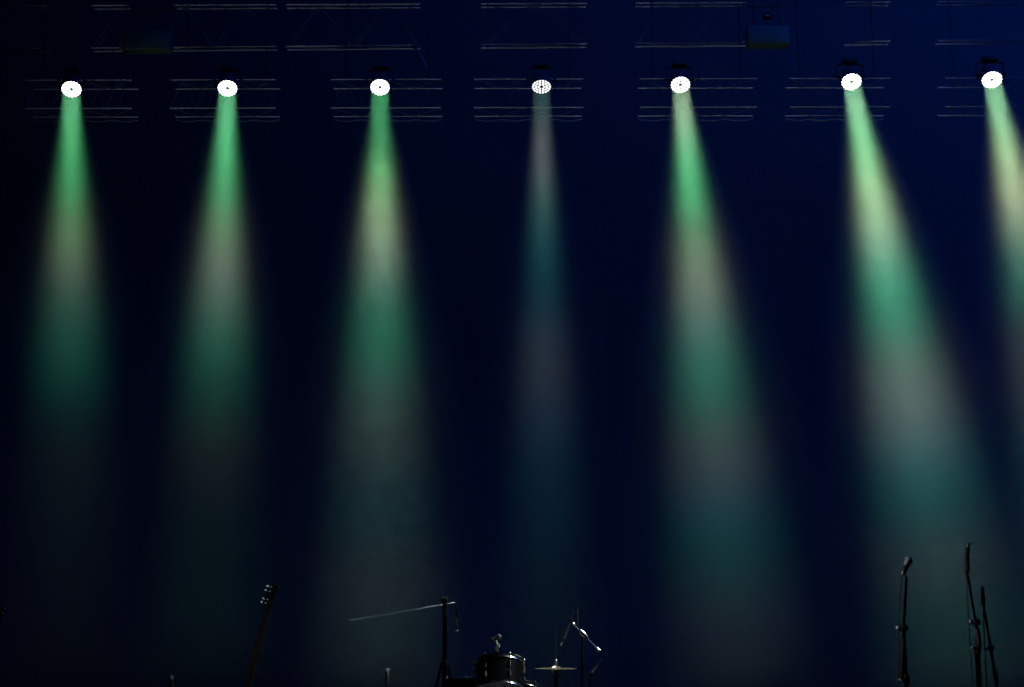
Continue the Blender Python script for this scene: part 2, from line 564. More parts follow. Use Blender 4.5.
#PROPS-START
# ------------------------------------------------------------------ microphones and their stands
M_SLATE = mat('dark_grey_metal', (0.05, 0.05, 0.052), 0.5, 0.3, 0.1, 40)
M_PEG_GLINT = mat('peg_glint_white', (0.85, 0.84, 0.80), 0.25, 0, 0.05, 60)  # near-white base colour stands in for glints on the tuning pegs
M_BRIGHT = mat('polished_steel_tube', (0.6, 0.62, 0.62), 0.25, 1.0, 0.05, 60)
M_MICBODY = mat('grey_metal_body', (0.62, 0.63, 0.64), 0.35, 1.0, 0.1, 60)
def tripod(root, foot, hub_z, spread, r=0.009, start=0.4, m=None):
    for k in range(3):
        an = start + k * 2 * math.pi / 3
        d = V((math.cos(an), math.sin(an), 0))
        bm = B()
        tube(bm, [foot + V((0, 0, hub_z)) + d * 0.02, foot + d * spread + V((0, 0, r + 0.006))], r, 8)
        leg = obj('leg', bm, m or M_BLACK, root)
        bm = B()
        tube(bm, [foot + d * (spread - 0.03) + V((0, 0, 0.016 + 0.03 * hub_z / spread)), foot + d * (spread + 0.012) + V((0, 0, 0.014))], r + 0.004, 8)
        obj('rubber_foot', bm, M_RUBBER, leg)


def collar(root, p, d, r, ln, name='clutch', knob=True, m=None, knob_dir=(-1, -0.3, 0)):
    d = V(d).normalized()
    bm = B(); lathe(bm, [(r * 0.8, -ln / 2), (r, -ln / 2 + 0.006), (r, ln / 2 - 0.006), (r * 0.8, ln / 2)], p, d, 16)
    c = obj(name, bm, m or M_BLACK, root)
    if knob:
        kd = V(knob_dir).normalized()
        bm = B(); lathe(bm, [(0.004, r * 0.6), (0.004, r + 0.014), (0.012, r + 0.016), (0.013, r + 0.026), (0.008, r + 0.030)], p, kd, 14)
        obj('knob', bm, M_STEEL, c)
    return c


def vocal_mic(tip, tail, label, head_r=0.026, ball=True, m=None, name='microphone'):
    """A handheld microphone lying from tail to tip."""
    d = (tip - tail).normalized()
    L = (tip - tail).length
    root = thing(name, label, 'microphone', tail)
    hr = head_r
    body_end = L - (2 * hr if ball else 0.03)
    bm = B()
    if ball:
        lathe(bm, [(0.008, 0), (0.0105, 0.004), (0.0115, 0.02), (0.0135, 0.066), (hr * 0.72, body_end - 0.012), (hr * 0.80, body_end)], tail, d, 20)
    else:
        lathe(bm, [(0.009, 0), (0.0130, 0.004), (0.0140, 0.066), (hr * 0.70, 0.075), (hr * 0.72, 0.095), (hr * 0.56, body_end)], tail, d, 20)
    obj('body', bm, m or M_BLACK, root)
    bm = B()
    if ball:
        lathe(bm, [(hr * 0.80, body_end), (hr * 0.93, body_end + hr * 0.35), (hr * 0.98, body_end + hr * 0.9), (hr * 0.93, body_end + hr * 1.3), (hr * 0.7, body_end + hr * 1.75), (hr * 0.35, L)], tail, d, 24)
    else:
        lathe(bm, [(hr * 0.56, body_end), (hr * 0.60, body_end + 0.008), (hr * 0.55, L - 0.006), (hr * 0.35, L)], tail, d, 20)
    obj('grille', bm, M_GRILLE, root)
    if ball:
        bm = B(); torus(bm, tail + d * (body_end + hr * 0.9), d, hr * 0.98, 0.002, 24, 6)
        obj('ring', bm, M_STEEL, root)
    return root


def clip(root, tail, tip, base):
    d = (tip - tail).normalized()
    bm = B()
    lathe(bm, [(0.0150, 0.022), (0.0175, 0.022), (0.0195, 0.066), (0.0170, 0.066), (0.0150, 0.022)], tail, d, 16, False, False)
    tube(bm, [tail + d * 0.03 + V((0, 0.022, -0.004)), base], 0.006, 8)
    obj('microphone_clip', bm, M_RUBBER, root)


def cable(pts, r, label, m=None):
    bm = B()
    # smooth the path a little
    q = [V(p) for p in pts]
    for _ in range(2):
        n = [q[0]]
        for a, b in zip(q, q[1:]):
            n += [lerp(a, b, 0.25), lerp(a, b, 0.75)]
        n.append(q[-1]); q = n
    tube(bm, q, r, 8)
    return tag(obj('microphone_cable', bm, m or M_RUBBER), label, 'cable')


def ground(p, z=0.0):
    return V((p.x, p.y, z))


# nearest stand at right, with a tilted handheld microphone
Y = 9.0
st = thing('microphone_stand', 'dark boom microphone stand holding the tilted microphone, left of the two at right', 'microphone stand', ground(P(907, 687, Y)), 'microphone stands')
joint = P(903.5, 628, Y)
base = ground(P(906.5, 687, Y))
bm = B(); tube(bm, [base + V((0, 0, 0.25)), joint], 0.011, 12); obj('pole', bm, M_BLACK, st)
bm = B(); tube(bm, [base + V((0, 0, 0.1)), base + V((0, 0, 0.85))], 0.015, 12); obj('lower_tube', bm, M_BLACK, st)
collar(st, base + V((0, 0, 0.86)), (0, 0, 1), 0.020, 0.06, 'clutch', True)
tip_b, end_b = P(906.5, 578, Y - 0.05), P(901, 679, Y - 0.05)
bm = B(); tube(bm, [tip_b, end_b], 0.0085, 12); bo_ = obj('boom', bm, M_BLACK, st)
bm = B(); lathe(bm, [(0.010, 0), (0.018, 0.01), (0.019, 0.24), (0.012, 0.25)], end_b, tip_b - end_b, 16); obj('counterweight', bm, M_RUBBER, bo_)
collar(st, lerp(joint, P(903.5, 628, Y - 0.05), 0.5), (0, 1, 0), 0.022, 0.085, 'boom_joint', True)
tripod(st, base, 0.28, 0.34)
t0, t1 = P(902.5, 574.5, Y - 0.06), P(910, 557.5, Y + 0.0)
clip(st, t0, t1, tip_b)
vocal_mic(t1, t0, 'handheld microphone with a round head, tilted up on the left stand at right', m=M_MICBODY)
cable([t0, P(901, 585, Y - 0.06), P(898.5, 620, Y - 0.06), P(897.5, 660, Y - 0.06), P(897, 690, Y - 0.06), ground(P(897, 690, Y - 0.06), 0.3), ground(P(899, 690, Y - 0.15), 0.012), ground(P(880, 690, Y - 0.5), 0.012)], 0.0045, 'thin dark cable hanging from the tilted microphone at right')

# middle stand at right, slender upright microphone
Y = 9.2
base = ground(P(978, 687, Y))
st = thing('microphone_stand', 'dark boom microphone stand under the tallest upright microphone at right', 'microphone stand', base, 'microphone stands')
joint = P(976.5, 622, Y)
bm = B(); tube(bm, [base + V((0, 0, 0.25)), joint], 0.012, 12); obj('pole', bm, M_BLACK, st)
bm = B(); tube(bm, [base + V((0, 0, 0.1)), P(977.5, 652, Y)], 0.017, 12); obj('lower_tube', bm, M_BLACK, st)
collar(st, P(977.4, 648, Y), (0, 0, 1), 0.022, 0.07)
tip_b, end_b = P(968, 575, Y - 0.05), P(979.5, 645, Y - 0.05)
bm = B(); tube(bm, [tip_b, end_b], 0.008, 12); bo_ = obj('boom', bm, M_BLACK, st)
bm = B(); lathe(bm, [(0.009, 0), (0.015, 0.01), (0.016, 0.09), (0.010, 0.10)], end_b, tip_b - end_b, 16); obj('counterweight', bm, M_RUBBER, bo_)
collar(st, P(975.8, 622, Y - 0.025), (0, 1, 0), 0.022, 0.08, 'boom_joint', True)
tripod(st, base, 0.28, 0.34, start=1.1)
t0, t1 = P(966.5, 574, Y - 0.08), P(967.8, 543, Y - 0.02)
clip(st, t0, t1, tip_b)
vocal_mic(t1, t0, 'slender upright microphone, highest of those at right', 0.0215, False)
cable([t0, P(967, 590, Y - 0.09), P(968.5, 622, Y - 0.09), P(971, 660, Y - 0.09), P(972.5, 690, Y - 0.09), ground(P(972.5, 690, Y - 0.09), 0.3), ground(P(974, 690, Y - 0.2), 0.012), ground(P(960, 690, Y - 0.6), 0.012)], 0.0045, 'thin dark cable running down the stand of the highest microphone')

# stand further back at the right edge
Y = 11.0
base = ground(P(1000, 687, Y))
st = thing('microphone_stand', 'farther microphone stand with a slanted pole behind the highest microphone', 'microphone stand', base, 'microphone stands')
tip_b, end_b = P(984, 608, Y), P(997, 684, Y)
joint = P(990.5, 646, Y)
bm = B(); tube(bm, [tip_b, end_b], 0.010, 12); bo_ = obj('boom', bm, M_BLACK, st)
bm = B(); lathe(bm, [(0.010, 0), (0.017, 0.01), (0.018, 0.10), (0.011, 0.11)], end_b, tip_b - end_b, 16); obj('counterweight', bm, M_RUBBER, bo_)
pt = P(997.5, 690, Y + 0.05)
bm = B(); tube(bm, [ground(pt, 0.25), V((pt.x, pt.y, pt.z)), P(991, 650, Y + 0.05)], 0.011, 12); obj('pole', bm, M_BLACK, st)
collar(st, P(990.8, 648, Y + 0.025), (0, 1, 0), 0.022, 0.08, 'boom_joint', True)
tripod(st, ground(pt), 0.28, 0.34, start=0.2)
t0, t1 = P(983.3, 607, Y - 0.06), P(982.6, 586, Y - 0.02)
clip(st, t0, t1, tip_b)
vocal_mic(t1, t0, 'shorter upright microphone behind and right of the highest one', 0.021, False)
cable([t0, P(983.6, 620, Y - 0.06), P(985, 650, Y - 0.06), P(987, 690, Y - 0.06), ground(P(987, 690, Y - 0.06), 0.3), ground(P(988, 690, Y - 0.2), 0.012), ground(P(970, 690, Y - 0.6), 0.012)], 0.0045, 'thin cable hanging from the shorter upright microphone at right')

# tall overhead stand left of the drum kit
Y = 9.6
base = ground(P(444.5, 687, Y))
st = thing('overhead_microphone_stand', 'tall dark tripod stand with a long thin boom, left of the drum kit', 'microphone stand', base, 'microphone stands')
top = P(444.5, 602, Y)
hub = P(444.5, 664, Y)
bm = B(); tube(bm, [ground(base, 0.3), top], 0.0095, 12); obj('pole', bm, M_BLACK, st)
bm = B(); tube(bm, [hub + V((0, 0, -0.35)), hub + V((0, 0, 0.30))], 0.0145, 12); obj('lower_tube', bm, M_BLACK, st)
collar(st, hub, (0, 0, 1), 0.026, 0.05, 'clutch', False)
collar(st, hub + V((0, 0, 0.31)), (0, 0, 1), 0.017, 0.05, 'clutch', False)
bm = B(); lathe(bm, [(0.012, -0.05), (0.016, -0.03), (0.016, 0.0), (0.030, 0.008), (0.032, 0.018), (0.026, 0.028), (0.010, 0.034)], top, (0, 0, 1), 20); obj('boom_swivel', bm, M_BLACK, st)
a_b, b_b = P(350, 620.5, Y + 0.22), P(455, 602.5, Y + 0.03)
bm = B(); tube(bm, [a_b, b_b], 0.0038, 10); bo_ = obj('boom', bm, M_BRIGHT, st)
bm = B(); lathe(bm, [(0.004, -0.006), (0.007, -0.004), (0.007, 0.02), (0.005, 0.022)], a_b, b_b - a_b, 14); obj('end_cap', bm, M_STEEL, bo_)
mt = P(456.3, 607, Y + 0.03)
bm = B(); tube(bm, [b_b, P(456.4, 603.2, Y + 0.03), mt], 0.005, 8); torus(bm, mt + V((0, 0, -0.012)), (0, 0, 1), 0.011, 0.003, 18, 6); obj('microphone_clip', bm, M_RUBBER, bo_)
for k in range(3):
    an = [math.pi * 1.06, -0.06 * math.pi, math.pi * 0.5][k]
    d = V((math.cos(an), math.sin(an), 0))
    bm = B(); tube(bm, [hub + d * 0.018, ground(base + d * 0.26, 0.018)], 0.009, 8); lg = obj('leg', bm, M_BLACK, st)
    bm = B(); lathe(bm, [(0.014, 0), (0.016, 0.01), (0.012, 0.04)], ground(base + d * 0.26, 0.001), (0, 0, 1), 12); obj('rubber_foot', bm, M_RUBBER, lg)
    bm = B(); tube(bm, [V((base.x, base.y, hub.z - 0.32)) + d * 0.014, lerp(hub + d * 0.018, ground(base + d * 0.26, 0.018), 0.40)], 0.006, 8); obj('brace', bm, M_BLACK, lg)
mr = thing('pencil_microphone', 'slim silver microphone hanging straight down from the long thin boom', 'microphone', P(457.4, 632, Y + 0.03))
bm = B(); tube(bm, [P(456.3, 606.5, Y + 0.03), P(457.2, 627, Y + 0.03)], 0.0085, 14); obj('body', bm, M_MICBODY, mr)
bm = B(); tube(bm, [P(457.2, 627, Y + 0.03), P(457.4, 632, Y + 0.03)], [0.0092, 0.0088], 14); obj('grille', bm, M_GRILLE, mr)

# low stands whose tops just reach into the picture
def low_stand(px, row, Y, label, mlabel, lean=0.0, mm=None):
    top = P(px, row + 17, Y)
    base = ground(top)
    st = thing('microphone_stand', label, 'microphone stand', base, 'microphone stands')
    bm = B(); tube(bm, [ground(base, 0.01), top], 0.009, 10); obj('pole', bm, M_BLACK, st)
    bm = B(); lathe(bm, [(0.13, 0.0), (0.13, 0.012), (0.11, 0.022), (0.02, 0.03), (0.014, 0.05)], base, (0, 0, 1), 32); obj('base', bm, M_BLACK, st)
    collar(st, lerp(base, top, 0.6), (0, 0, 1), 0.016, 0.06, 'clutch', False)
    t0, t1 = P(px + 0.5, row + 17, Y - 0.05), P(px + lean, row, Y - 0.02)
    clip(st, t0, t1, top)
    vocal_mic(t1, t0, mlabel, 0.021, True, mm)


low_stand(172, 675, 11.5, 'low round-base microphone stand at the bottom edge, under the second beam', 'small microphone just above the bottom edge at left', -1.0)
low_stand(386.5, 668, 11.5, 'low round-base microphone stand left of the tall tripod stand', 'faint upright microphone left of the tall tripod stand', 1.0, M_SLATE)
low_stand(-2.5, 606, 11.0, 'microphone stand cut off by the left edge of the picture', 'small microphone tip poking in at the left edge of the picture', 7.0, M_BRIGHT)

# ------------------------------------------------------------------ drum kit
RZ = 0.18
bm = B(); box(bm, (0.10, 11.0, RZ / 2 + 0.001), (1.66, 2.0, RZ - 0.002), None, 0.01)
tag(obj('drum_riser', bm, M_FLOOR), 'low black riser platform under the drum kit', 'riser')


def drum(name, label, top_c, axis, r, depth, nlug, hoop_m, head_m=None, cat='drum', start=0.0, side_lugs=True, parts=True):
    """Drum whose upper rim is centred on top_c; axis points out of the playing side."""
    ax, x, y = frame(V(axis))
    root = thing(name, label, cat, top_c - ax * depth)
    bm = B(); lathe(bm, [(r * 0.975, -depth + 0.004), (r * 0.975, -0.004)], top_c, ax, 56); obj('shell', bm, M_SHELL, root)
    for nm, t in (('batter_head', 0.0), ('resonant_head', -depth)):
        s = 1 if t == 0 else -1
        bm = B(); lathe(bm, [(r * 0.985, t - s * 0.004), (r * 0.975, t + s * 0.001), (r * 0.5, t + s * 0.0012), (0.001, t + s * 0.0014)], top_c, ax, 48); obj(nm, bm, head_m or M_HEAD, root)
    for t in (0.0, -depth):
        s = 1 if t == 0 else -1
        bm = B()
        lathe(bm, [(r * 0.99, t - s * 0.018), (r * 1.03, t - s * 0.018), (r * 1.015, t - s * 0.012), (r * 1.015, t + s * 0.008), (r * 1.03, t + s * 0.012), (r * 1.0, t + s * 0.013), (r * 0.99, t - s * 0.018)], top_c, ax, 56, False, False)
        obj('hoop', bm, hoop_m, root)
    for k in range(nlug):
        an = start + 2 * math.pi * k / nlug
        d = x * math.cos(an) + y * math.sin(an)
        bm = B()
        for t in (0.0, -depth):
            s = 1 if t == 0 else -1
            p = top_c + d * (r * 1.03) + ax * t
            tube(bm, [p + ax * s * 0.016, p - ax * s * 0.065], 0.0035, 8)
            lathe(bm, [(0.0075, 0.0), (0.0075, 0.008), (0.004, 0.013)], p + ax * s * 0.010, ax * s, 10)
            lathe(bm, [(0.005, -0.022), (0.011, -0.018), (0.011, 0.018), (0.005, 0.022)], p - ax * s * 0.060 - d * 0.003, ax, 12)
        obj('lug', bm, M_CHROME, root)
    return root, ax, x, y


# rack tom, tilted away from the audience
Yt = 10.2
T = P(500, 662.5, Yt)
tom, tax, tx, ty = drum('rack_tom', 'black tom drum with chrome rim, tilted back in the middle of the kit', T, (0, 0.36, 0.93), 0.168, 0.19, 6, M_CHROME, None, 'drum', 1.15)
bm = B()
tp = T - tax * 0.10 + ty * 0.0 + V((0, 0.16, -0.055))
tube(bm, [T - tax * 0.10 + V((0, 0.15, -0.055)), T - tax * 0.10 + V((0, 0.27, -0.06)), V((T.x, 10.72, 0.76))], 0.011, 10)
obj('mounting_arm', bm, M_STEEL, tom)

# bass drum behind it
Xb = P(504, 687, 10.62).x
BR = 0.278
bc = V((Xb, 10.60, RZ + BR + 0.012))
bass = thing('bass_drum', 'bass drum with a pale wooden hoop, mostly below the picture under the tom', 'drum', V((Xb, 10.8, RZ)))
bm = B(); lathe(bm, [(BR * 0.96, 0.02), (BR * 0.96, 0.40)], bc, (0, 1, 0), 64); obj('shell', bm, M_SHELL, bass)
bm = B(); lathe(bm, [(BR * 0.95, 0.016), (BR * 0.5, 0.013), (0.001, 0.012)], bc, (0, 1, 0), 56); obj('front_head', bm, M_HEAD, bass)
bm = B(); lathe(bm, [(BR * 0.95, 0.404), (BR * 0.5, 0.407), (0.001, 0.408)], bc, (0, 1, 0), 56); obj('batter_head', bm, M_HEAD, bass)
for t in (0.0, 0.38):
    bm = B(); lathe(bm, [(BR * 0.965, t), (BR * 1.0, t + 0.002), (BR * 1.0, t + 0.04), (BR * 0.965, t + 0.042), (BR * 0.965, t)], bc, (0, 1, 0), 64, False, False); obj('hoop', bm, M_HOOP, bass)
for k in range(8):
    an = 2 * math.pi * (k + 0.5) / 8
    d = V((math.cos(an), 0, math.sin(an)))
    bm = B()
    tube(bm, [bc + d * BR * 1.0 + V((0, -0.012, 0)), bc + d * BR * 1.0 + V((0, 0.12, 0))], 0.004, 8)
    box(bm, bc + d * BR * 1.0 + V((0, 0.006, 0)), (0.03, 0.02, 0.022), Matrix.Rotation(-an + math.pi / 2, 3, 'Y'), 0.004)
    lathe(bm, [(0.008, 0), (0.012, 0.01), (0.012, 0.05), (0.008, 0.06)], bc + d * BR * 0.985 + V((0, 0.11, 0)), (0, 1, 0), 12)
    obj('claw', bm, M_CHROME, bass)
for s in (-1, 1):
    bm = B(); tube(bm, [bc + V((s * 0.24, 0.16, -0.12)), V((Xb + s * 0.36, 10.62, RZ + 0.012))], 0.008, 8); obj('spur', bm, M_STEEL, bass)

# snare behind the bass drum, only its corner shows
Ts = P(524, 684.5, 11.35)
snare, sax, sx_, sy_ = drum('snare_drum', 'snare drum with a chrome rim, peeping out right of the tom', Ts, (0.22, 0.20, 1.0), 0.165, 0.14, 8, M_CHROME, None, 'drum', 0.3)
bm = B()
foot = V((Ts.x, Ts.y, RZ))
tube(bm, [foot + V((0, 0, 0.1)), V((Ts.x, Ts.y, Ts.z - 0.29))], 0.012, 10)
for k in range(3):
    an = 0.5 + k * 2 * math.pi / 3
    d = V((math.cos(an), math.sin(an), 0))
    tube(bm, [V((Ts.x, Ts.y, Ts.z - 0.28)), V((Ts.x - 0.03, Ts.y - 0.03, Ts.z - 0.165)) + d * 0.13 + sax * 0 - V((0, 0, 0.22 * (d.x + d.y) * 0.13 + 0.012))], 0.008, 8)
    tube(bm, [foot + V((0, 0, 0.2)), foot + d * 0.24 + V((0, 0, 0.010))], 0.008, 8)
o = obj('snare_stand', bm, M_STEEL)
tag(o, 'steel tripod stand under the snare drum', 'stand')

# floor tom at the left of the kit
Tf = P(468, 679.5, 10.5)
ft, fax, fx, fy = drum('floor_tom', 'dark floor tom at the left of the kit, its top just in view', Tf, (-0.02, 0.05, 1.0), 0.165, 0.32, 6, M_BLACK, M_BLACK, 'drum', 1.62)
for k in range(3):
    an = 0.4 + k * 2 * math.pi / 3
    d = V((math.cos(an), math.sin(an), 0))
    bm = B(); tube(bm, [V((Tf.x, Tf.y, Tf.z - 0.12)) + d * 0.172, V((Tf.x, Tf.y, RZ + 0.006)) + d * 0.18], 0.006, 8)
    obj('leg', bm, M_STEEL, ft)


def drum_mic(rim, body_c, bdir, label, L=0.085):
    d = V(bdir).normalized()
    root = thing('drum_microphone', label, 'microphone', rim, 'clip-on drum microphones')
    bm = B(); lathe(bm, [(0.008, -L / 2), (0.014, -L / 2 + 0.006), (0.016, L / 2 - 0.025), (0.020, L / 2 - 0.02)], body_c, d, 18); obj('body', bm, M_BLACK, root)
    bm = B(); lathe(bm, [(0.017, L / 2 - 0.02), (0.018, L / 2 - 0.004), (0.012, L / 2 + 0.004)], body_c, d, 18); obj('grille', bm, M_GRILLE, root)
    bm = B()
    tube(bm, [rim + V((0, -0.006, 0.02)), lerp(rim, body_c, 0.5) + V((0.012, 0, 0)), body_c], 0.006, 8)
    box(bm, rim + V((0, -0.006, 0.020)), (0.03, 0.02, 0.024), None, 0.004)
    lathe(bm, [(0.009, -0.016), (0.011, -0.012), (0.011, 0.012), (0.009, 0.016)], lerp(rim, body_c, 0.52) + V((0.012, 0, 0)), (1, 0, 0), 14)
    obj('clip', bm, M_STEEL, root)


drum_mic(P(496.5, 653.5, Yt - 0.155), P(495.5, 638.5, Yt - 0.13), (0.75, 0.5, 0.42), 'small clip-on microphone standing up from the rim of the tom')
drum_mic(P(478.5, 673.5, 10.43), P(477.5, 663, 10.43), (0.95, 0.2, 0.12), 'small clip-on microphone on the floor tom at left of the kit', 0.07)

# hi-hat
Yh = 10.1
hc = P(556, 669, Yh)
hb = V((hc.x, hc.y, RZ))
hh = thing('hi_hat', 'thin bronze hi-hat cymbals with a tall centre rod, right of the tom', 'cymbal', hb)
hr = 0.146
for nm, s, z in (('top_cymbal', 1, 0.0025), ('bottom_cymbal', -1, -0.0025)):
    bm = B()
    pr = [(hr, 0.0), (hr * 0.7, 0.003), (hr * 0.30, 0.006), (hr * 0.24, 0.008), (hr * 0.19, 0.016), (hr * 0.10, 0.021), (0.007, 0.022)]
    lathe(bm, [(r, s * t + z) for r, t in pr] + [(r, s * t + z - s * 0.0015) for r, t in pr[::-1]], hc, (0, 0, 1), 56, False, False)
    obj(nm, bm, M_BRONZE, hh)
bm = B(); tube(bm, [hb + V((0, 0, 0.1)), P(556, 628, Yh)], 0.003, 8); obj('pull_rod', bm, M_STEEL, hh)
bm = B(); lathe(bm, [(0.006, 0.03), (0.010, 0.034), (0.010, 0.06), (0.006, 0.066)], hc, (0, 0, 1), 14); obj('clutch', bm, M_STEEL, hh)
bm = B(); tube(bm, [hb + V((0, 0, 0.02)), hc - V((0, 0, 0.05))], 0.011, 10); obj('stand_tube', bm, M_BLACK, hh)
bm = B(); lathe(bm, [(0.014, -0.05), (0.030, -0.042), (0.030, -0.036)], hc, (0, 0, 1), 18); obj('cymbal_seat', bm, M_BLACK, hh)
for k in range(3):
    an = 0.5 + k * 2 * math.pi / 3
    d = V((math.cos(an), math.sin(an), 0))
    bm = B(); tube(bm, [hb + V((0, 0, 0.22)), hb + d * 0.26 + V((0, 0, 0.010))], 0.008, 8); obj('leg', bm, M_STEEL, hh)
bm = B(); box(bm, hb + V((0, -0.16, 0.035)), (0.08, 0.24, 0.012), Matrix.Rotation(-0.12, 3, 'X'), 0.004); obj('pedal', bm, M_STEEL, hh)

# chrome boom stand right of the hi-hat
Ye = 10.6
jb = P(583.5, 634, Ye)
eb = ground(P(581.5, 687, Ye + 0.05), 0.0)
es = thing('boom_stand', 'stand with a bright chrome boom slanting down to the right, right of the hi-hat', 'microphone stand', eb + V((0, 0, RZ)), 'microphone stands')
bm = B(); tube(bm, [eb + V((0, 0, RZ + 0.15)), P(582.3, 650, Ye + 0.05), jb + V((0, 0.045, 0))], 0.010, 10); obj('pole', bm, M_BLACK, es)
a1, a2 = P(572.3, 623.2, Ye), P(599, 650.5, Ye)
bm = B(); tube(bm, [a1, a2], 0.0075, 12); eb_ = obj('boom', bm, M_CHROME, es)
dd = (a2 - a1).normalized()
bm = B(); lathe(bm, [(0.008, -0.004), (0.013, 0.0), (0.013, 0.012), (0.008, 0.016)], a1, dd, 14); obj('end_cap', bm, M_CHROME, eb_)
bm = B(); lathe(bm, [(0.008, -0.03), (0.015, -0.026), (0.016, 0.004), (0.010, 0.010)], a2, dd, 14); obj('end_cap', bm, M_CHROME, eb_)
bm = B(); lathe(bm, [(0.010, -0.04), (0.016, -0.036), (0.019, -0.012), (0.019, 0.012), (0.016, 0.036), (0.010, 0.04)], jb, dd, 16)
tube(bm, [jb, jb + V((0, 0.045, 0))], 0.014, 12); obj('boom_joint', bm, M_CHROME, es)
bm = B(); lathe(bm, [(0.004, 0.01), (0.004, 0.03), (0.010, 0.032), (0.012, 0.045)], P(583.5, 641.5, Ye + 0.03), (0.4, -1, 0), 12); tube(bm, [jb + V((0, 0.04, 0)), P(583.2, 642, Ye + 0.045)], 0.008, 8); obj('wing_nut', bm, M_CHROME, es)
bm = B(); tube(bm, [P(578.3, 629.5, Ye), P(577.6, 607.5, Ye)], [0.0035, 0.0042], 8); obj('upright_rod', bm, M_STEEL, eb_)
bm = B(); tube(bm, [a1, P(571.8, 621.0, Ye - 0.032)], 0.006, 8); torus(bm, P(571.3, 619.6, Ye - 0.05), P(574.5, 611.5, Ye - 0.04) - P(561, 646, Ye - 0.08), 0.015, 0.004, 18, 6); obj('microphone_clip', bm, M_RUBBER, eb_)
tripod(es, eb + V((0, 0, RZ)), 0.25, 0.30, start=0.9)
em_ = thing('pencil_microphone', 'slim dark microphone slanting down to the left from the chrome boom', 'microphone', P(561, 646, Ye - 0.04))
m0, m1 = P(574.5, 611.5, Ye - 0.04), P(561, 646, Ye - 0.08)
bm = B(); tube(bm, [m0, lerp(m0, m1, 0.8)], [0.0075, 0.0105], 14); obj('body', bm, M_SLATE, em_)
bm = B(); tube(bm, [lerp(m0, m1, 0.8), m1], [0.0112, 0.0105], 14); obj('grille', bm, M_GRILLE, em_)

# dim slanting tube further right
Yg = 10.3
g1, g2 = P(602.5, 658.5, Yg), P(592, 673, Yg)
gb = ground(P(590.5, 687, Yg))
gs = thing('boom_stand', 'dim low stand with a short slanting tube below the chrome boom', 'microphone stand', gb + V((0, 0, RZ)), 'microphone stands')
bm = B(); tube(bm, [g1, g2], [0.006, 0.0105], 12); obj('boom', bm, M_SLATE, gs)
bm = B(); tube(bm, [V((gb.x, gb.y + 0.03, RZ + 0.2)), g2 + V((-0.012, 0.03, -0.02))], 0.009, 10); obj('pole', bm, M_BLACK, gs)
bm = B(); lathe(bm, [(0.012, -0.03), (0.015, -0.025), (0.015, 0.03), (0.012, 0.035)], g2 + V((-0.006, 0.014, -0.006)), (0, 1, 0), 14); obj('boom_joint', bm, M_BLACK, gs)
tripod(gs, V((gb.x, gb.y + 0.03, RZ)), 0.24, 0.24, start=0.1)

# ------------------------------------------------------------------ guitar on a stand
Yq = 10.8
h0, h1 = P(274, 583.5, Yq), P(267.5, 610, Yq)            # tip of the headstock, nut
down = (h1 - h0).normalized()
down = (down + V((0, -0.10, 0))).normalized()
side = down.cross(V((0, 1, 0))).normalized()             # to the left or right of the neck
if side.x > 0:
    side = -side
front = side.cross(down).normalized()
if front.y > 0:
    front = -front
nut = h1


def gp(l, s, f):
    return nut + down * l + side * s + front * f


gr = thing('electric_guitar', 'dark electric guitar upright on its stand, bright tuning pegs on the headstock', 'guitar', gp(1.12, 0, 0))


def outline(bm, pts, th, f0):
    a = [bm.verts.new(gp(l, s, f0)) for l, s in pts]
    b = [bm.verts.new(gp(l, s, f0 - th)) for l, s in pts]
    bm.faces.new(a)
    bm.faces.new(b[::-1])
    n = len(pts)
    for k in range(n):
        bm.faces.new((a[k], b[k], b[(k + 1) % n], a[(k + 1) % n]))


def smoothed(pts, it=2):
    q = pts
    for _ in range(it):
        n = []
        for a, b in zip(q, q[1:] + q[:1]):
            n += [(a[0] * .75 + b[0] * .25, a[1] * .75 + b[1] * .25), (a[0] * .25 + b[0] * .75, a[1] * .25 + b[1] * .75)]
        q = n
    return q


bm = B(); outline(bm, smoothed([(l + 0.20, s) for l, s in [(0.93, 0.06), (0.94, -0.08), (0.88, -0.165), (0.76, -0.165), (0.68, -0.115), (0.58, -0.125), (0.49, -0.145), (0.48, -0.09), (0.56, -0.05), (0.57, 0.04), (0.52, 0.07), (0.44, 0.10), (0.44, 0.15), (0.55, 0.14), (0.66, 0.115), (0.76, 0.165), (0.88, 0.165)]]), 0.042, 0.0)
body = obj('body', bm, M_SHELL, gr)
bm = B(); outline(bm, [(0.0, 0.021), (0.78, 0.028), (0.78, -0.028), (0.0, -0.021)], 0.022, 0.016); neck = obj('neck', bm, M_WOODDK, gr)
bm = B(); outline(bm, [(0.0, 0.0205), (0.82, 0.0275), (0.82, -0.0275), (0.0, -0.0205)], 0.005, 0.021); obj('fretboard', bm, M_WOODDK, neck)
bm = B(); outline(bm, smoothed([(0.0, 0.021), (-0.03, 0.040), (-0.16, 0.030), (-0.195, 0.005), (-0.195, -0.030), (-0.16, -0.045), (-0.12, -0.030), (-0.05, -0.026), (0.0, -0.021)], 1), 0.015, 0.013); hs = obj('headstock', bm, M_WOODDK, gr)
for k, l in enumerate((-0.045, -0.075, -0.135, -0.170)):
    s = 0.040 - 0.010 * k / 3
    bm = B()
    tube(bm, [gp(l, s - 0.010, 0.004), gp(l, s + 0.014, 0.004)], 0.0025, 8)
    lathe(bm, [(0.004, -0.002), (0.0085, 0.001), (0.0115, 0.007), (0.0085, 0.014), (0.004, 0.017), (0.001, 0.0175)], gp(l, s + 0.012, 0.004), side, 12)
    lathe(bm, [(0.005, 0), (0.0045, 0.016), (0.0055, 0.018)], gp(l, s - 0.018, 0.012), front, 10)
    obj('tuning_peg', bm, M_PEG_GLINT, hs)  # glint is put into the peg colour
bm = B()
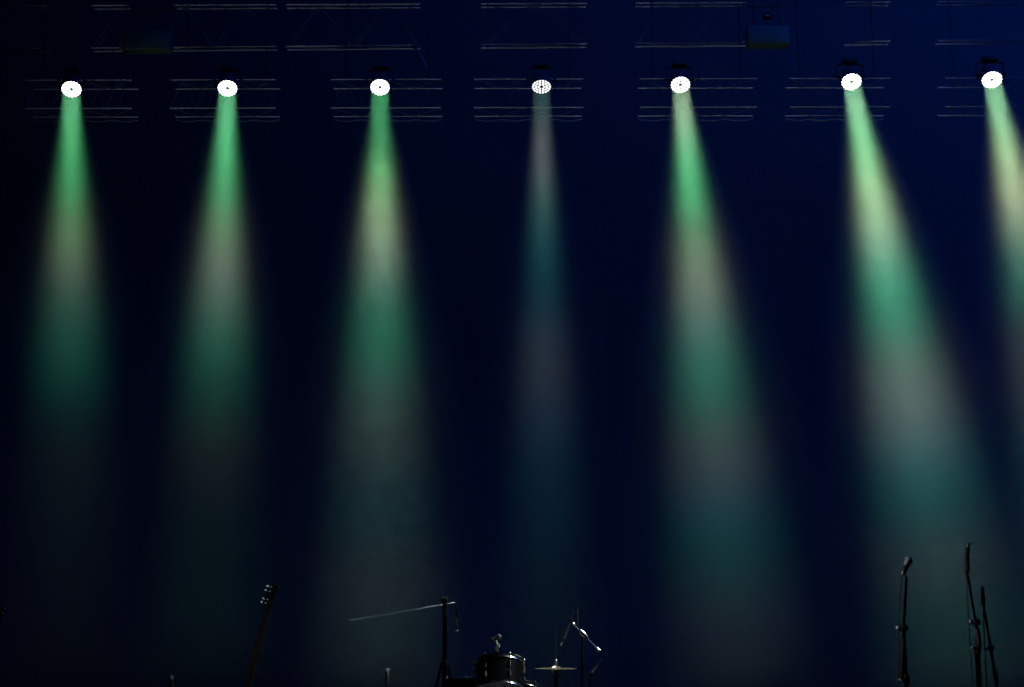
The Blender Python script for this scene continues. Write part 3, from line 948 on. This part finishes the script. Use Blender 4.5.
for k, l in enumerate((-0.045, -0.075, -0.135, -0.170)):
    tube(bm, [gp(l, 0.022 - 0.010 * k / 3, 0.028), gp(0.0, 0.015 - 0.010 * k, 0.0225), gp(1.0, 0.024 - 0.016 * k, 0.018)], 0.0009, 5)
obj('strings', bm, M_STEEL, gr)
for l in (0.87, 0.95):
    bm = B(); box(bm, gp(l, 0, 0.004), (0.085, 0.036, 0.012), Matrix((side, down, front)).transposed(), 0.004); obj('pickup', bm, M_BLACK, body)
bm = B(); box(bm, gp(1.02, 0, 0.006), (0.08, 0.03, 0.014), Matrix((side, down, front)).transposed(), 0.003); obj('bridge', bm, M_CHROME, body)
bot = gp(1.145, 0, -0.02)
CZ = 0.0
gst = thing('guitar_stand', 'black tubular stand carrying the dark electric guitar', 'guitar stand', V((bot.x, bot.y, CZ)))
bm = B()
yk = bot.y + 0.16
tube(bm, [V((bot.x - 0.14, bot.y - 0.06, CZ + 0.009)), V((bot.x, yk, CZ + 0.16)), V((bot.x + 0.14, bot.y - 0.06, CZ + 0.009))], 0.008, 8)
tube(bm, [V((bot.x, yk, CZ + 0.16)), V((bot.x, yk + 0.14, CZ + 0.009))], 0.008, 8)
obj('tripod', bm, M_BLACK, gst)
nk = gp(0.30, 0, -0.03)
bm = B(); tube(bm, [V((bot.x, yk, CZ + 0.15)), V((nk.x, nk.y + 0.06, nk.z))], 0.008, 8); obj('upright', bm, M_BLACK, gst)
bm = B(); tube(bm, [gp(0.30, 0.045, 0.03), gp(0.30, 0.045, -0.03), V((nk.x, nk.y + 0.06, nk.z)), gp(0.30, -0.045, -0.03), gp(0.30, -0.045, 0.03)], 0.007, 8); obj('neck_holder', bm, M_RUBBER, gst)
bm = B()
for s in (-0.09, 0.09):
    q = gp(1.155, s, -0.06)
    tube(bm, [V((bot.x, yk, CZ + 0.10)), V((q.x, q.y, q.z - 0.012)), gp(1.162, s, 0.02), gp(1.13, s, 0.035)], 0.007, 8)
obj('cradle', bm, M_RUBBER, gst)
#PROPS-END

# ------------------------------------------------------------------ blue wash, plus unseen lights added for truss lines and glints
def area(name, loc, target, size, energy, col, spread=180):
    ld = bpy.data.lights.new(name, 'AREA')
    ld.size = size
    ld.energy = energy
    ld.color = col
    ld.spread = math.radians(spread)
    o = bpy.data.objects.new(name, ld)
    COL.objects.link(o)
    o.location = loc
    o.rotation_euler = (V(loc) - V(target)).to_track_quat('Z', 'Y').to_euler()
    return o



area('blue_wash_light', (14, 19, 17), (8, 28, 8), 3.5, 1120, (0.006, 0.11, 1.0))
area('blue_wash_light', (1, 17, 17), (3, 28, 3.5), 4.0, 380, (0.015, 0.10, 1.0))
u = area('added_truss_fill', (0, 21.8, 0.3), (0, 24.3, 10.6), 17.0, 7, (0.75, 0.9, 1.0), 11)  # added below the view to brighten the truss tubes without reaching the wall
u.data.shape = 'RECTANGLE'; u.data.size_y = 0.3

area('added_drum_glint', (-2.2, 14.0, 8.5), (-0.1, 10.2, 0.9), 0.35, 16, (0.8, 1.0, 0.95), 40)  # unseen light without a fixture, added for glints on drums and thin boom
area('added_side_glint', (6.5, 9.0, 7.5), (0.2, 10.5, 1.1), 0.3, 24, (0.85, 1.0, 0.97), 24)  # added out of view so the chrome boom and rim catch a highlight
area('added_side_glint', (-7.0, 8.0, 2.6), (2.4, 9.0, 1.6), 0.3, 9, (0.9, 1.0, 1.0), 20)  # added off to the left, aimed to brighten the tilted microphone

# ------------------------------------------------------------------ world and view
w = bpy.data.worlds.new('world')
SC.world = w
w.use_nodes = True
w.node_tree.nodes['Background'].inputs['Color'].default_value = (0.2, 0.3, 1.0, 1)
w.node_tree.nodes['Background'].inputs['Strength'].default_value = 0.0006
SC.view_settings.view_transform = 'Standard'
SC.view_settings.look = 'None'
SC.view_settings.exposure = 0
SC.view_settings.gamma = 1
SC.view_settings.use_curve_mapping = False
SC.cycles.max_bounces = 4
SC.cycles.volume_bounces = 0
SC.cycles.sample_clamp_indirect = 2.0
SC.cycles.use_denoising = True
SC.cycles.denoising_input_passes = 'RGB'
SC.cycles.use_light_tree = True
